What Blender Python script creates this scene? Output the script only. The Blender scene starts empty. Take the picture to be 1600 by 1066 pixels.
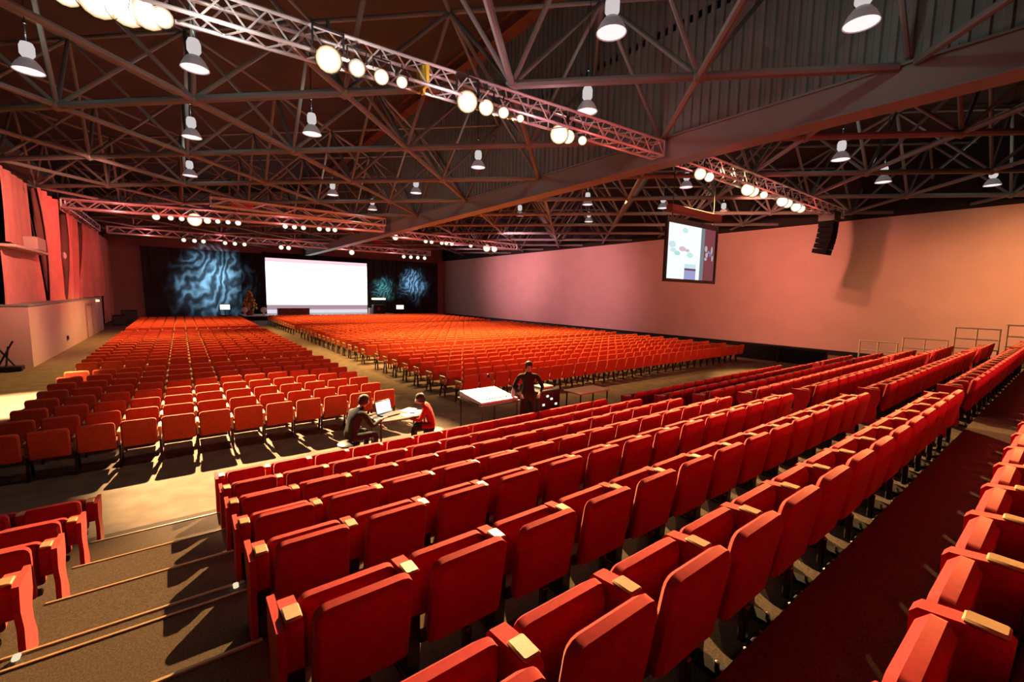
import bpy, math, random
from mathutils import Vector, Matrix, Euler
import numpy as np
random.seed(7)
C = bpy.context.scene
COL = C.collection
PI = math.pi

# ------------------------------------------------------------------ camera
CZ = 3.12                                   # lens height above the hall floor
cam_d = bpy.data.cameras.new('camera')
cam = bpy.data.objects.new('camera', cam_d); COL.objects.link(cam)
FPX = 679.437
cam_d.sensor_width = 36.0
cam_d.lens = FPX / 1600 * 36
cam_d.clip_start = 0.05; cam_d.clip_end = 300
r_ = Vector((0.79715969, -0.60344932, 0.01963004))       # camera right, in the hall's axes
d_ = Vector((-0.04871531, -0.09669169, -0.99412149))     # camera down
f_ = Vector((0.6018, 0.7915173, -0.10647594))            # camera forward
m = Matrix((r_, -d_, -f_)).transposed().to_4x4()
m.translation = Vector((0, 0, CZ))
cam.matrix_world = m
C.camera = cam

# ------------------------------------------------------------------ world, exposure
w = bpy.data.worlds.new('world'); C.world = w; w.use_nodes = True
bg = w.node_tree.nodes['Background']
bg.inputs[0].default_value = (1.0, 0.55, 0.45, 1); bg.inputs[1].default_value = 0.02
C.view_settings.view_transform = 'Standard'
C.view_settings.look = 'None'
C.view_settings.gamma = 1
C.view_settings.use_curve_mapping = False
C.view_settings.exposure = 0.0
try:
    C.cycles.max_bounces = 5; C.cycles.diffuse_bounces = 1; C.cycles.glossy_bounces = 2
    C.cycles.sample_clamp_indirect = 3.0
    C.cycles.use_denoising = True
    C.cycles.caustics_reflective = False; C.cycles.caustics_refractive = False
except Exception:
    pass

# ------------------------------------------------------------------ the lamps' light and added fills
WARM = (1.0, 0.60, 0.24); GOLD = (1.0, 0.60, 0.20); RED = (1.0, 0.10, 0.09); PINK = (1.0, 0.42, 0.50)
WHITE = (1.0, 0.86, 0.78); CORAL = (1.0, 0.30, 0.20)

def spot(name, loc, aim, power, color, angle, blend=0.5, size=0.12):
    L = bpy.data.lights.new(name, 'SPOT')
    L.energy = power; L.color = color; L.spot_size = math.radians(angle); L.spot_blend = blend
    L.shadow_soft_size = size
    o = bpy.data.objects.new(name, L); COL.objects.link(o)
    o.location = loc
    o.rotation_euler = (Vector(aim) - Vector(loc)).to_track_quat('-Z', 'Y').to_euler()
    return o

def point(name, loc, power, color, size=0.2):
    L = bpy.data.lights.new(name, 'POINT'); L.energy = power; L.color = color; L.shadow_soft_size = size
    o = bpy.data.objects.new(name, L); COL.objects.link(o); o.location = loc
    return o

# high bay lamps over the flat floor whose light rakes back across the raised seats
ZL = CZ + 4.70
for (x, y, ax, ay, p, an) in ((9.15, 14.3, 2.5, 1.9, 60000, 48), (17.5, 10.9, 14.0, 2.0, 25000, 75), (17.2, 16.2, 19.0, 2.0, 22000, 50)):
    spot('high_bay_light', (x, y, ZL), (ax, ay, 1.2), p, WARM, an, 0.4, 0.06)
# high bay lamps burning over the flat floor
spot('high_bay_light', (0.52, 17.5, ZL), (1.7, 9.8, 0.0), 64000, (1.0, .68, .35), 33, 0.5, 0.05)
for (x, y, ax, ay, p) in ((0.56, 23.4, 0.5, 22, 5000), (9.15, 14.35, 11.5, 15.2, 5500), (9.2, 19.9, 11, 19.5, 12500), (16.5, 17.5, 16.0, 17.5, 11000),
                          (9.1, 25.6, 11, 26, 5600), (16.5, 26.0, 15, 27, 4600), (0.6, 33.0, 0.6, 33.5, 4500), (9, 36, 11, 37, 6500), (18, 36, 17, 37, 5000)):
    spot('high_bay_light', (x, y, ZL), (ax, ay, 0.0), p, GOLD, 105, 0.7, 0.08)
spot('high_bay_light', (-2.46, 14.7, ZL), (-3.6, 16.6, 0.0), 36000, (1.0, .70, .42), 26, 0.6, 0.05)
# far truss, aimed back over the flat floor towards the camera
for (x, y, ax, ay, p, c) in ((6.5, 31, 5, 19, 3000, GOLD), (16, 30.5, 13, 18, 6500, GOLD), (21, 30.3, 17, 17, 5500, GOLD)):
    spot('wash_light', (x, y, 7.0), (ax, ay, 0.5), p, c, 60, 0.7)
# blinders on the front truss
ZT = 7.02
for (x, y, ax, ay, az, p) in ((7.8, 8.1, 6.0, 2.4, 1.0, 160),):
    spot('blinder_light', (x, y, ZT), (ax, ay, az), p, WARM, 85)
# red and pink colour washes
spot('red_wash', (1.5, 30.0, 6.8), (-5.5, 34, 4.6), 1300, RED, 95, 0.8)
spot('red_wash', (-1.2, 20.0, 7.2), (-5.3, 30, 2.6), 3300, (1.0, .36, .26), 80, 0.8)
spot('pink_wash', (19.0, 37.0, 6.6), (29.8, 38.5, 5.9), 4200, PINK, 80, 1.0)
spot('pink_wash', (18.0, 26.0, 7.2), (30, 30, 3.5), 4200, PINK, 90, 0.9)
spot('amber_wash', (19.9, 8.4, ZT), (30, 17, 3.0), 3700, CORAL, 100, 0.9)
spot('amber_wash', (21.5, 8.2, ZT), (30, 7, 4.0), 1700, CORAL, 110, 0.9)
spot('amber_wash', (23.0, -3.5, 6.8), (30, 1.6, 1.6), 5600, (1.0, .42, .16), 85, 0.9)
# red fill added behind the camera, no fixture, to brighten the seat backs
spot('red_wash', (8.5, -9.5, 5.4), (10.0, 5.0, 1.0), 2900, (1.0, 0.06, 0.08), 66, 0.8, 0.5)
spot('red_wash', (15.0, -9.0, 5.4), (14.0, 5.0, 1.0), 2500, (1.0, 0.07, 0.09), 75, 0.8, 0.5)
# points without fixtures, added to brighten the roof frame and trusses
for (x, y, p, c) in ((0.6, 8.1, 70, WHITE), (2.6, 7.9, 70, WHITE), (4.6, 7.75, 44, (1, .62, .66)), (6.8, 7.6, 36, PINK), (8.8, 7.5, 24, RED), (10.4, 7.6, 10, RED), (14, 7.4, 24, RED), (18, 7.4, 24, RED), (22.5, 7.4, 24, RED)):
    point('truss_fill', (x, y, 6.9), p, c, 0.1)
for (x, y, z) in ((-3, 31.5, 6.6), (1, 30.6, 6.6), (5, 29.6, 6.6), (9, 28.8, 6.6), (14, 30.6, 6.6), (18, 30.6, 6.6), (22.5, 30.8, 6.6), (-2, 44.2, 6.6), (3, 44, 6.6), (8, 43.8, 6.6), (13, 43.6, 6.6), (18, 43.4, 6.6)):
    point('truss_fill', (x, y, z), 60, (1.0, 0.20, 0.20), 0.15)

# ------------------------------------------------------------------ materials
def mat(name, color, rough=0.7, metal=0.0, noise=0.0, nscale=20.0, bump=0.0, bscale=None, sheen=0.0, spec=0.3, color2=None):
    M = bpy.data.materials.new(name); M.use_nodes = True
    nt = M.node_tree; b = nt.nodes['Principled BSDF']
    b.inputs['Base Color'].default_value = (*color, 1)
    b.inputs['Roughness'].default_value = rough; b.inputs['Metallic'].default_value = metal
    b.inputs['Specular IOR Level'].default_value = spec
    if sheen:
        b.inputs['Sheen Weight'].default_value = sheen; b.inputs['Sheen Roughness'].default_value = 0.4; b.inputs['Sheen Tint'].default_value = (1, .6, .4, 1)
    if noise or bump:
        tc = nt.nodes.new('ShaderNodeTexCoord')
        n = nt.nodes.new('ShaderNodeTexNoise'); n.inputs['Scale'].default_value = nscale; n.inputs['Detail'].default_value = 4
        nt.links.new(tc.outputs['Object'], n.inputs['Vector'])
        if noise:
            cr = nt.nodes.new('ShaderNodeValToRGB')
            c2 = color2 or tuple(min(1, c * (1 + noise)) for c in color)
            c1 = color if color2 else tuple(c * (1 - noise) for c in color)
            cr.color_ramp.elements[0].position = 0.3; cr.color_ramp.elements[1].position = 0.7
            cr.color_ramp.elements[0].color = (*c1, 1); cr.color_ramp.elements[1].color = (*c2, 1)
            nt.links.new(n.outputs['Fac'], cr.inputs['Fac']); nt.links.new(cr.outputs['Color'], b.inputs['Base Color'])
        if bump:
            n2 = nt.nodes.new('ShaderNodeTexNoise'); n2.inputs['Scale'].default_value = bscale or nscale
            nt.links.new(tc.outputs['Object'], n2.inputs['Vector'])
            bp = nt.nodes.new('ShaderNodeBump'); bp.inputs['Strength'].default_value = bump; bp.inputs['Distance'].default_value = 0.01
            nt.links.new(n2.outputs['Fac'], bp.inputs['Height']); nt.links.new(bp.outputs['Normal'], b.inputs['Normal'])
    return M

def emit(name, color, strength):
    M = bpy.data.materials.new(name); M.use_nodes = True
    nt = M.node_tree; nt.nodes.clear()
    e = nt.nodes.new('ShaderNodeEmission'); o = nt.nodes.new('ShaderNodeOutputMaterial')
    e.inputs[0].default_value = (*color, 1); e.inputs[1].default_value = strength
    nt.links.new(e.outputs[0], o.inputs[0])
    return M

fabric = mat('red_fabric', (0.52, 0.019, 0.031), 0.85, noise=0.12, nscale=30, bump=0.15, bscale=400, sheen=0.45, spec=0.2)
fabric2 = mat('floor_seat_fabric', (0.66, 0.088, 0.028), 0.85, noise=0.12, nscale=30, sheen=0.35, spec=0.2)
wood = mat('beech_cap', (0.58, 0.33, 0.16), 0.45, noise=0.15, nscale=12, spec=0.5)
black_metal = mat('black_metal', (0.012, 0.012, 0.013), 0.45, spec=0.4)
bright_metal = mat('bright_metal', (0.6, 0.58, 0.55), 0.3, metal=0.9)
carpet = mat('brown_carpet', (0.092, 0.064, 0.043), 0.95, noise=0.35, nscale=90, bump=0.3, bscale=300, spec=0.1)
hall_carpet = mat('hall_carpet', (0.19, 0.13, 0.082), 0.9, noise=0.2, nscale=3, bump=0.2, bscale=200, spec=0.15)
nosing_m = mat('nosing', (0.46, 0.29, 0.15), 0.5, noise=0.1, nscale=15)
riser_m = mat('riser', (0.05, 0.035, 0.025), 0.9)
wall_pale = mat('pale_wall', (0.62, 0.43, 0.37), 0.85, noise=0.05, nscale=0.8)
wall_back_m = mat('back_wall', (0.34, 0.20, 0.18), 0.9, noise=0.08, nscale=1.0)
wall_dark = mat('dark_wall', (0.06, 0.045, 0.042), 0.9)
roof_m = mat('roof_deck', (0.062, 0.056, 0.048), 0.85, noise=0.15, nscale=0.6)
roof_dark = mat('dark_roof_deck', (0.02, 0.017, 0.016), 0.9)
clere_m = mat('grey_cladding', (0.20, 0.235, 0.225), 0.6, noise=0.08, nscale=0.8)
girder_m = mat('grey_girder', (0.23, 0.235, 0.225), 0.6, noise=0.06, nscale=0.7)
brown_beam_m = mat('rust_beam', (0.22, 0.085, 0.045), 0.7, noise=0.2, nscale=2)
bar_m = mat('painted_bar', (0.165, 0.172, 0.163), 0.5, noise=0.1, nscale=3)
alu = mat('aluminium', (0.72, 0.70, 0.70), 0.35, metal=0.6)
drape_m = mat('coral_drape', (0.72, 0.27, 0.23), 0.9, noise=0.08, nscale=2, sheen=0.2)
black_cloth = mat('black_cloth', (0.010, 0.011, 0.012), 0.95, noise=0.2, nscale=1.5)
speaker_black = mat('speaker_black', (.004, .004, .0045), .8, spec=.05)
grey_cloth = mat('charcoal_cloth', (0.035, 0.038, 0.04), 0.95, noise=0.25, nscale=1.2)
stage_top = mat('stage_top', (0.65, 0.62, 0.6), 0.4)
lamp_white = mat('lamp_white', (0.78, 0.76, 0.76), 0.5)
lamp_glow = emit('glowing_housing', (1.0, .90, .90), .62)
skin_m = mat('skin', (0.55, 0.28, 0.20), 0.6)
hair_m = mat('dark_hair', (0.012, 0.010, 0.009), 0.6)
table_tan = mat('tan_table', (0.62, 0.42, 0.25), 0.5, noise=0.1, nscale=6)
paper_m = mat('white_paper', (0.85, 0.84, 0.78), 0.7)
rail_m = mat('grey_rail', (0.40, 0.33, 0.24), 0.4, metal=0.4)
def lens(name, edge, s_edge, s_mid):
    M = emit(name, (1, .95, .8), s_mid); nt = M.node_tree; e = nt.nodes['Emission']
    tc = nt.nodes.new('ShaderNodeTexCoord'); ln = nt.nodes.new('ShaderNodeVectorMath'); ln.operation = 'LENGTH'
    cr = nt.nodes.new('ShaderNodeValToRGB'); cr.color_ramp.elements[0].position = .06; cr.color_ramp.elements[1].position = .14
    cr.color_ramp.elements[0].color = (s_mid, s_mid * .92, s_mid * .75, 1); cr.color_ramp.elements[1].color = (edge[0] * s_edge, edge[1] * s_edge, edge[2] * s_edge, 1)
    nt.links.new(tc.outputs['Object'], ln.inputs[0]); nt.links.new(ln.outputs['Value'], cr.inputs['Fac']); nt.links.new(cr.outputs['Color'], e.inputs['Color'])
    e.inputs['Strength'].default_value = 1.0
    return M
lens_hot = lens('blinder_lens', (1.0, .50, .13), .75, 3)
lens_mid = lens('lamp_lens', (1.0, .62, .30), .6, 2.5)
lens_soft = emit('high_bay_lens', (1.0, 0.84, 0.84), 1.15)

# ------------------------------------------------------------------ mesh helpers
class MB:
    def __init__(s): s.v = []; s.f = []; s.mi = []
    def add(s, vs, fs, mi=0):
        n = len(s.v); s.v += [tuple(v) for v in vs]; s.f += [tuple(i + n for i in f) for f in fs]; s.mi += [mi] * len(fs)
    def box(s, c, d, R=None, mi=0):
        hx, hy, hz = d[0] / 2, d[1] / 2, d[2] / 2
        vs = [Vector((x, y, z)) for x in (-hx, hx) for y in (-hy, hy) for z in (-hz, hz)]
        if R is not None: vs = [R @ v for v in vs]
        c = Vector(c); vs = [v + c for v in vs]
        s.add(vs, [(0, 1, 3, 2), (4, 6, 7, 5), (0, 4, 5, 1), (2, 3, 7, 6), (0, 2, 6, 4), (1, 5, 7, 3)], mi)
    def cbox(s, c, d, ch=0.01, R=None, mi=0):        # box with chamfered edges
        hx, hy, hz = d[0] / 2, d[1] / 2, d[2] / 2
        prof = [(-hx + ch, -hy), (hx - ch, -hy), (hx, -hy + ch), (hx, hy - ch), (hx - ch, hy), (-hx + ch, hy), (-hx, hy - ch), (-hx, -hy + ch)]
        sx, sy = (hx - ch) / hx, (hy - ch) / hy
        rings = [([(x * sx, y * sy) for x, y in prof], -hz), (prof, -hz + ch), (prof, hz - ch), ([(x * sx, y * sy) for x, y in prof], hz)]
        s.rings([[Vector((x, y, z)) for x, y in p] for p, z in rings], c, R, mi)
    def rings(s, rings, c=(0, 0, 0), R=None, mi=0, cap=True):
        c = Vector(c); n = len(rings[0]); vs = []
        for rg in rings:
            for v in rg:
                v = Vector(v)
                if R is not None: v = R @ v
                vs.append(v + c)
        fs = []
        for k in range(len(rings) - 1):
            for i in range(n):
                j = (i + 1) % n
                fs.append((k * n + i, k * n + j, (k + 1) * n + j, (k + 1) * n + i))
        if cap:
            fs.append(tuple(reversed(range(n)))); fs.append(tuple((len(rings) - 1) * n + i for i in range(n)))
        s.add(vs, fs, mi)
    def slab(s, w, h, t, rad, ch, c=(0, 0, 0), R=None, mi=0, k=3, rb=None):   # rounded upright slab: width x, height z, thickness y
        rb = rad if rb is None else rb
        out = []
        for (cx, cz, a0, r) in ((w / 2 - rad, h / 2 - rad, 0, rad), (-w / 2 + rad, h / 2 - rad, 90, rad), (-w / 2 + rb, -h / 2 + rb, 180, rb), (w / 2 - rb, -h / 2 + rb, 270, rb)):
            for i in range(k + 1):
                a = math.radians(a0 + 90 * i / k); out.append((cx + r * math.cos(a), cz + r * math.sin(a)))
        fx, fz = (w - 2 * ch) / w, (h - 2 * ch) / h
        R_ = []
        for y, g in ((-t / 2, 1), (-t / 2 + ch, 0), (t / 2 - ch, 0), (t / 2, 1)):
            R_.append([Vector((x * (fx if g else 1), y, z * (fz if g else 1))) for x, z in out])
        s.rings([list(reversed(r)) for r in R_], c, R, mi)
    def prism(s, prof, x0, x1, axis='x', mi=0):      # polygon profile swept along an axis; profile is (y,z), (x,z) or (x,y)
        def P(a, t): return {'x': (t, a[0], a[1]), 'y': (a[0], t, a[1]), 'z': (a[0], a[1], t)}[axis]
        n = len(prof)
        s.add([P(a, x0) for a in prof] + [P(a, x1) for a in prof],
              [tuple(range(n))[::-1], tuple(range(n, 2 * n))] + [(i, (i + 1) % n, n + (i + 1) % n, n + i) for i in range(n)], mi)
    def tube(s, a, b, r, n=8, r2=None, mi=0):
        a, b = Vector(a), Vector(b); r2 = r if r2 is None else r2
        q = (b - a).to_track_quat('Z', 'Y')
        R1 = [a + q @ Vector((r * math.cos(2 * PI * i / n), r * math.sin(2 * PI * i / n), 0)) for i in range(n)]
        R2 = [b + q @ Vector((r2 * math.cos(2 * PI * i / n), r2 * math.sin(2 * PI * i / n), 0)) for i in range(n)]
        s.rings([R1, R2], mi=mi)
    def lathe(s, prof, n=16, c=(0, 0, 0), R=None, mi=0, cap=True):    # prof: (radius, z)
        s.rings([[Vector((r * math.cos(2 * PI * i / n), r * math.sin(2 * PI * i / n), z)) for i in range(n)] for r, z in prof], c, R, mi, cap)
    def mesh(s, name, mats, smooth=True):
        me = bpy.data.meshes.new(name); me.from_pydata([tuple(v) for v in s.v], [], s.f)
        for m_ in (mats if isinstance(mats, (list, tuple)) else [mats]): me.materials.append(m_)
        if any(s.mi): me.polygons.foreach_set('material_index', s.mi)
        if smooth:
            me.shade_smooth(); me.set_sharp_from_angle(angle=math.radians(35))
        me.update()
        return me
    def build(s, name, mats, parent=None, loc=(0, 0, 0), smooth=True):
        return link(name, s.mesh(name, mats, smooth), parent, loc)

def link(name, me, parent=None, loc=(0, 0, 0)):
    o = bpy.data.objects.new(name, me); COL.objects.link(o); o.location = loc
    if parent: o.parent = parent
    return o
def tag(o, label=None, cat=None, group=None, kind=None):
    if label: o['label'] = label
    if cat: o['category'] = cat
    if group: o['group'] = group
    if kind: o['kind'] = kind
    return o
def empty(name, loc, label=None, cat=None, group=None, rz=0.0):
    o = bpy.data.objects.new(name, None); COL.objects.link(o); o.location = loc; o.rotation_euler = (0, 0, rz)
    o.empty_display_size = 0.2
    return tag(o, label, cat, group)
def struct(mb, name, mats, smooth=False):
    return tag(mb.build(name, mats, smooth=smooth), kind='structure')

# ------------------------------------------------------------------ the hall shell
XR, XL, YB = 29.8, -5.5, 56.0
b = MB(); b.box((12, 22, -0.15), (42, 76, 0.3)); struct(b, 'floor', hall_carpet)
b = MB(); b.box((XR + 0.15, 20, 3.78), (0.3, 72, 7.56)); wr = struct(b, 'wall_right', wall_pale)
b = MB(); b.box((XR - 0.02, 20, 0.14), (0.04, 72, 0.28)); struct(b, 'baseboard_right', black_metal)
b = MB(); b.box((XL - 0.15, 39, 5.6), (0.3, 34, 6.6)); b.box((XL - 1.2, 4, 4.0), (0.3, 40, 8.0)); struct(b, 'wall_left', wall_dark)
b = MB(); b.box((12, YB + 0.15, 5.0), (38, 0.3, 10.0)); struct(b, 'wall_back', wall_back_m)
# pale lower block along the left wall with its doorway
b = MB(); b.box((-6.1, 33.6, 1.16), (3.0, 19.2, 2.32)); struct(b, 'wall_left_lower', wall_pale)
b = MB(); b.box((-6.1, 33.6, 2.35), (3.06, 19.26, 0.06)); struct(b, 'trim_1', girder_m)
b = MB(); b.box((-4.57, 36.2, 1.0), (0.05, 0.10, 2.0)); b.box((-4.57, 38.4, 1.0), (0.05, 0.10, 2.0)); b.box((-4.57, 37.3, 2.02), (0.05, 2.3, 0.10))
struct(b, 'door_1', wall_back_m)
# roof: left bay slopes up to the clerestory, right bay is low and dark
XG = 11.7
b = MB()
def strip(p0, p1, t=0.2):
    (x0, z0), (x1, z1) = p0, p1
    return [(x0, z0), (x1, z1), (x1, z1 + t), (x0, z0 + t)]
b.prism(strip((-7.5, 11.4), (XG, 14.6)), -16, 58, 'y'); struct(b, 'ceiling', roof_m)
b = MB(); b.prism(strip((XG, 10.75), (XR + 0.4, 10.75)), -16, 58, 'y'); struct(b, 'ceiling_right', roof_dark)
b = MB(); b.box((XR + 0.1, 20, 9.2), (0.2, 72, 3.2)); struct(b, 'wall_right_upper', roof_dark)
# clerestory: corrugated grey cladding, then the deep girder
b = MB(); n = 0; y = -9.0; vs = []
while y < 56:
    for dy, dx in ((0, 0), (0.10, 0), (0.13, -0.05), (0.23, -0.05), (0.26, 0)):
        vs.append((XG + dx, y + dy))
    y += 0.26
k = len(vs)
b.add([(x, yy, 7.75) for x, yy in vs] + [(x, yy, 14.5) for x, yy in vs], [(i, i + 1, k + i + 1, k + i) for i in range(k - 1)])
b.box((XG + 0.1, 23.5, 11.1), (0.1, 65, 6.8))
struct(b, 'wall_clerestory', clere_m)
b = MB(); b.box((XG + 0.15, 23.5, 7.46), (0.45, 65, 0.66)); b.box((XG + 0.15, 23.5, 7.12), (0.62, 65, 0.05)); b.box((XG + 0.15, 23.5, 7.80), (0.55, 65, 0.05))
tag(b.build('roof_girder', girder_m, smooth=False), 'deep smooth grey girder running the length of the hall under the cladding', 'girder')
b = MB(); b.box((XG - 0.2, 23.5, 14.15), (0.5, 65, 0.55)); b.box((XG - 0.2, 23.5, 13.85), (0.8, 65, 0.06)); b.box((XG - 0.2, 23.5, 14.45), (0.8, 65, 0.06))
tag(b.build('roof_beam', brown_beam_m, smooth=False), 'rust brown beam along the top of the grey corrugated cladding', 'beam')

# ------------------------------------------------------------------ roof space frame (45 degree grid)
S2 = 2 ** -0.5
HB, HT = CZ + 4.65, CZ + 7.45
def PQ(p, q, z): return Vector(((p + q) * S2, (p - q) * S2, z))
def unit_tube(name, r, n=8):
    b_ = MB(); b_.tube((0, 0, 0), (0, 0, 1), r, n); return b_.mesh(name, bar_m)
T_CH, T_CH2, T_DG, T_TOP = unit_tube('chord_bar', .095), unit_tube('chord_bar', .075), unit_tube('diagonal_bar', .055), unit_tube('upper_bar', .06)
b = MB(); b.lathe([(0.02, -.15), (.13, -.09), (.17, 0), (.13, .09), (.02, .15)], 8); T_ND = b.mesh('node_joint', bar_m)
def bar(name, a, b_, me, parent, xa, xb):
    if a.x > b_.x: a, b_ = b_, a
    if b_.x <= xa or a.x >= xb: return
    d = b_ - a
    if a.x < xa: a = a + d * ((xa - a.x) / d.x)
    if b_.x > xb: b_ = a + (b_ - a) * ((xb - a.x) / (b_.x - a.x))
    d = b_ - a
    if d.length < 0.15: return
    o = bpy.data.objects.new(name, me); COL.objects.link(o); o.parent = parent
    o.matrix_world = Matrix.LocRotScale(a, d.to_track_quat('Z', 'Y'), Vector((1, 1, d.length)))
def space_frame(parent, xa, xb, ya, yb):
    P0, Q0, PS, QS = 10.15, -1.5, 3.9, 3.98
    for i in range(-5, 12):
        for j in range(-11, 9):
            p, q = P0 + PS * i, Q0 + QS * j
            n0 = PQ(p, q, HB)
            if not (ya < n0.y < yb and xa - 3.2 < n0.x < xb + 3.2): continue
            bar('chord_bar', n0, PQ(p, q + QS, HB), T_CH, parent, xa, xb)
            bar('cross_bar', n0, PQ(p + PS, q, HB), T_CH2, parent, xa, xb)
            for sp in (-.5, .5):
                for sq in (-.5, .5):
                    bar('diagonal_bar', n0, PQ(p + sp * PS, q + sq * QS, HT), T_DG, parent, xa, xb)
            t0 = PQ(p + PS / 2, q + QS / 2, HT)
            bar('upper_bar', t0, PQ(p + PS / 2, q + QS * 1.5, HT), T_TOP, parent, xa, xb)
            bar('upper_cross_bar', t0, PQ(p + PS * 1.5, q + QS / 2, HT), T_TOP, parent, xa, xb)
            if xa < n0.x < xb:
                link('node_joint', T_ND, parent, n0)
fr = empty('space_frame', (0, 0, 0), 'brown steel tube roof frame left of the deep grey girder', 'roof frame')
space_frame(fr, -7.0, XG - 0.1, -4.5, 53)
fr2 = empty('space_frame', (0, 0, 0), 'dark steel tube roof frame above the pale side wall, right of the girder', 'roof frame')
space_frame(fr2, XG + 0.4, XR, -4.5, 46)

# ------------------------------------------------------------------ lighting trusses
def box_truss(name, a, b_, size, label, cr=0.028, br=0.012, step=0.45, single=True):
    a, b_ = Vector(a), Vector(b_)
    root = empty(name, a, label, 'truss', 'lighting trusses')
    d = (b_ - a); L = d.length; root.rotation_euler = d.to_track_quat('X', 'Z').to_euler()
    h = size / 2
    b1 = MB(); b1.tube((0, 0, 0), (L, 0, 0), cr, 8); me = b1.mesh('main_tube', alu)
    for sy in (-h, h):
        for sz in (-h, h): link('main_tube', me, root, (0, sy, sz))
    n = max(1, int(L / step)); st = L / n
    def lac(p, q):
        t = MB(); t.tube(p, q, br, 5); return t
    z1, z2 = lac((0, -h, -h), (st, -h, h)), lac((0, -h, h), (st, -h, -h))
    y1, y2 = lac((0, -h, -h), (st, h, -h)), lac((0, h, -h), (st, -h, -h))
    if single:
        M1, M2, M3, M4 = (t.mesh('lacing_tube', alu) for t in (z1, z2, y1, y2))
        for i in range(n):
            A, B = (M1, M3) if i % 2 == 0 else (M2, M4)
            link('lacing_tube', A, root, (i * st, 0, 0)); link('lacing_tube', A, root, (i * st, 2 * h, 0))
            link('lacing_tube', B, root, (i * st, 0, 0)); link('lacing_tube', B, root, (i * st, 0, 2 * h))
    else:
        al = MB()
        for i in range(n):
            for t, off in ((z1 if i % 2 == 0 else z2, (0, 0, 0)), (z1 if i % 2 == 0 else z2, (0, 2 * h, 0)),
                           (y1 if i % 2 == 0 else y2, (0, 0, 0)), (y1 if i % 2 == 0 else y2, (0, 0, 2 * h))):
                al.add([Vector(v) + Vector((i * st, 0, 0)) + Vector(off) for v in t.v], t.f)
        tag(al.build('lacing', alu, root), kind='stuff')
    e = MB(); 
    for x in (0, L):
        for s1 in (-1, 1):
            e.tube((x, s1 * h, -h), (x, s1 * h, h), br * 1.4, 5); e.tube((x, -h, s1 * h), (x, h, s1 * h), br * 1.4, 5)
    e.build('end_frame', alu, root)
    return root
TZ = CZ + 4.3
box_truss('lighting_truss', (-2.6, 8.93, TZ), (11.4, 8.06, TZ), 0.40, 'long pale box truss carrying the nearest bright lamps across the hall', .034, .017, .30)
box_truss('lighting_truss', (12.3, 7.95, TZ), (26.4, 7.95, TZ), 0.42, 'red lit box truss beyond the girder, ending by the hanging loudspeaker', .036, .018, .4)
box_truss('lighting_truss', (-4.7, 33.0, TZ), (11.2, 29.4, TZ), 0.44, 'red lit far truss above the left seats, carrying the brightest lamp cluster', .055, .032, 0.5, False)
box_truss('lighting_truss', (12.6, 31.5, TZ), (24.5, 32.0, TZ), 0.44, 'red lit far truss right of the girder near the pale wall', .055, .032, 0.5, False)
box_truss('lighting_truss', (1.4, 26.8, TZ), (10.3, 26.9, TZ), 0.4, 'thin far truss hanging in front of the other far trusses', .045, .025, 0.8, False)
box_truss('lighting_truss', (-4.2, 45.4, TZ), (22.0, 44.2, TZ), 0.46, 'pink lit truss just in front of the stage screen', .06, .035, 0.55, False)
box_truss('lighting_truss', (-4.75, 33.8, TZ - .02), (-4.75, 44.8, TZ - .02), 0.4, 'short truss running along the top of the left drapes', .04, .02, 0.8, False)
# chain hoists on the far trusses
for (x, y, lab) in ((3.2, 31.2, 'red chain hoist box on the far left truss, above the white stage screen'), (16.0, 43.4, 'red chain hoist on the truss above the right end of the screen')):
    h = empty('chain_hoist', (x, y, TZ + 0.45), lab, 'hoist')
    b = MB(); b.cbox((0, 0, 0.25), (1.1, 0.5, 0.5), 0.05); b.build('motor_box', mat('hoist_red', (0.6, 0.05, 0.04), 0.5), h)
    b = MB(); b.tube((0, 0, 0.5), (0, 0, HB - TZ - .45), 0.02, 6); b.build('chain', black_metal, h)

# ------------------------------------------------------------------ lamps
def lathe_mesh(name, prof, n, m_):
    b_ = MB(); b_.lathe(prof, n, cap=False); return b_.mesh(name, m_)
ME_CAN = lathe_mesh('can', [(0.04, 0.30), (0.10, 0.28), (0.13, 0.16), (0.15, 0.0), (0.145, 0.0)], 14, black_metal)
b = MB(); b.lathe([(0.14, 0.02), (0.10, 0.0), (0.005, -0.012)], 14); ME_LENS_H = b.mesh('lens', lens_hot)
ME_LENS_M = ME_LENS_H.copy(); ME_LENS_M.materials.clear(); ME_LENS_M.materials.append(lens_mid)
b = MB()
for sx in (-1, 1): b.box((sx * .17, 0, .22), (.015, .04, .22))
b.box((0, 0, .33), (.35, .04, .015)); b.tube((0, 0, .33), (0, 0, .42), .02, 6)
ME_YOKE = b.mesh('yoke', black_metal, False)
def par(loc, aim, scale, hot, label, group):
    r = empty('stage_lamp', loc, label, 'stage lamp', group)
    r.scale = (scale,) * 3
    q = (Vector(loc) - Vector(aim)).to_track_quat('Z', 'Y')
    c = link('can', ME_CAN, r); c.rotation_euler = q.to_euler()
    l = link('lens', ME_LENS_H if hot else ME_LENS_M, c)
    link('yoke', ME_YOKE, r)
    return r
CAMP = Vector((0, 0, CZ))
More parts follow.
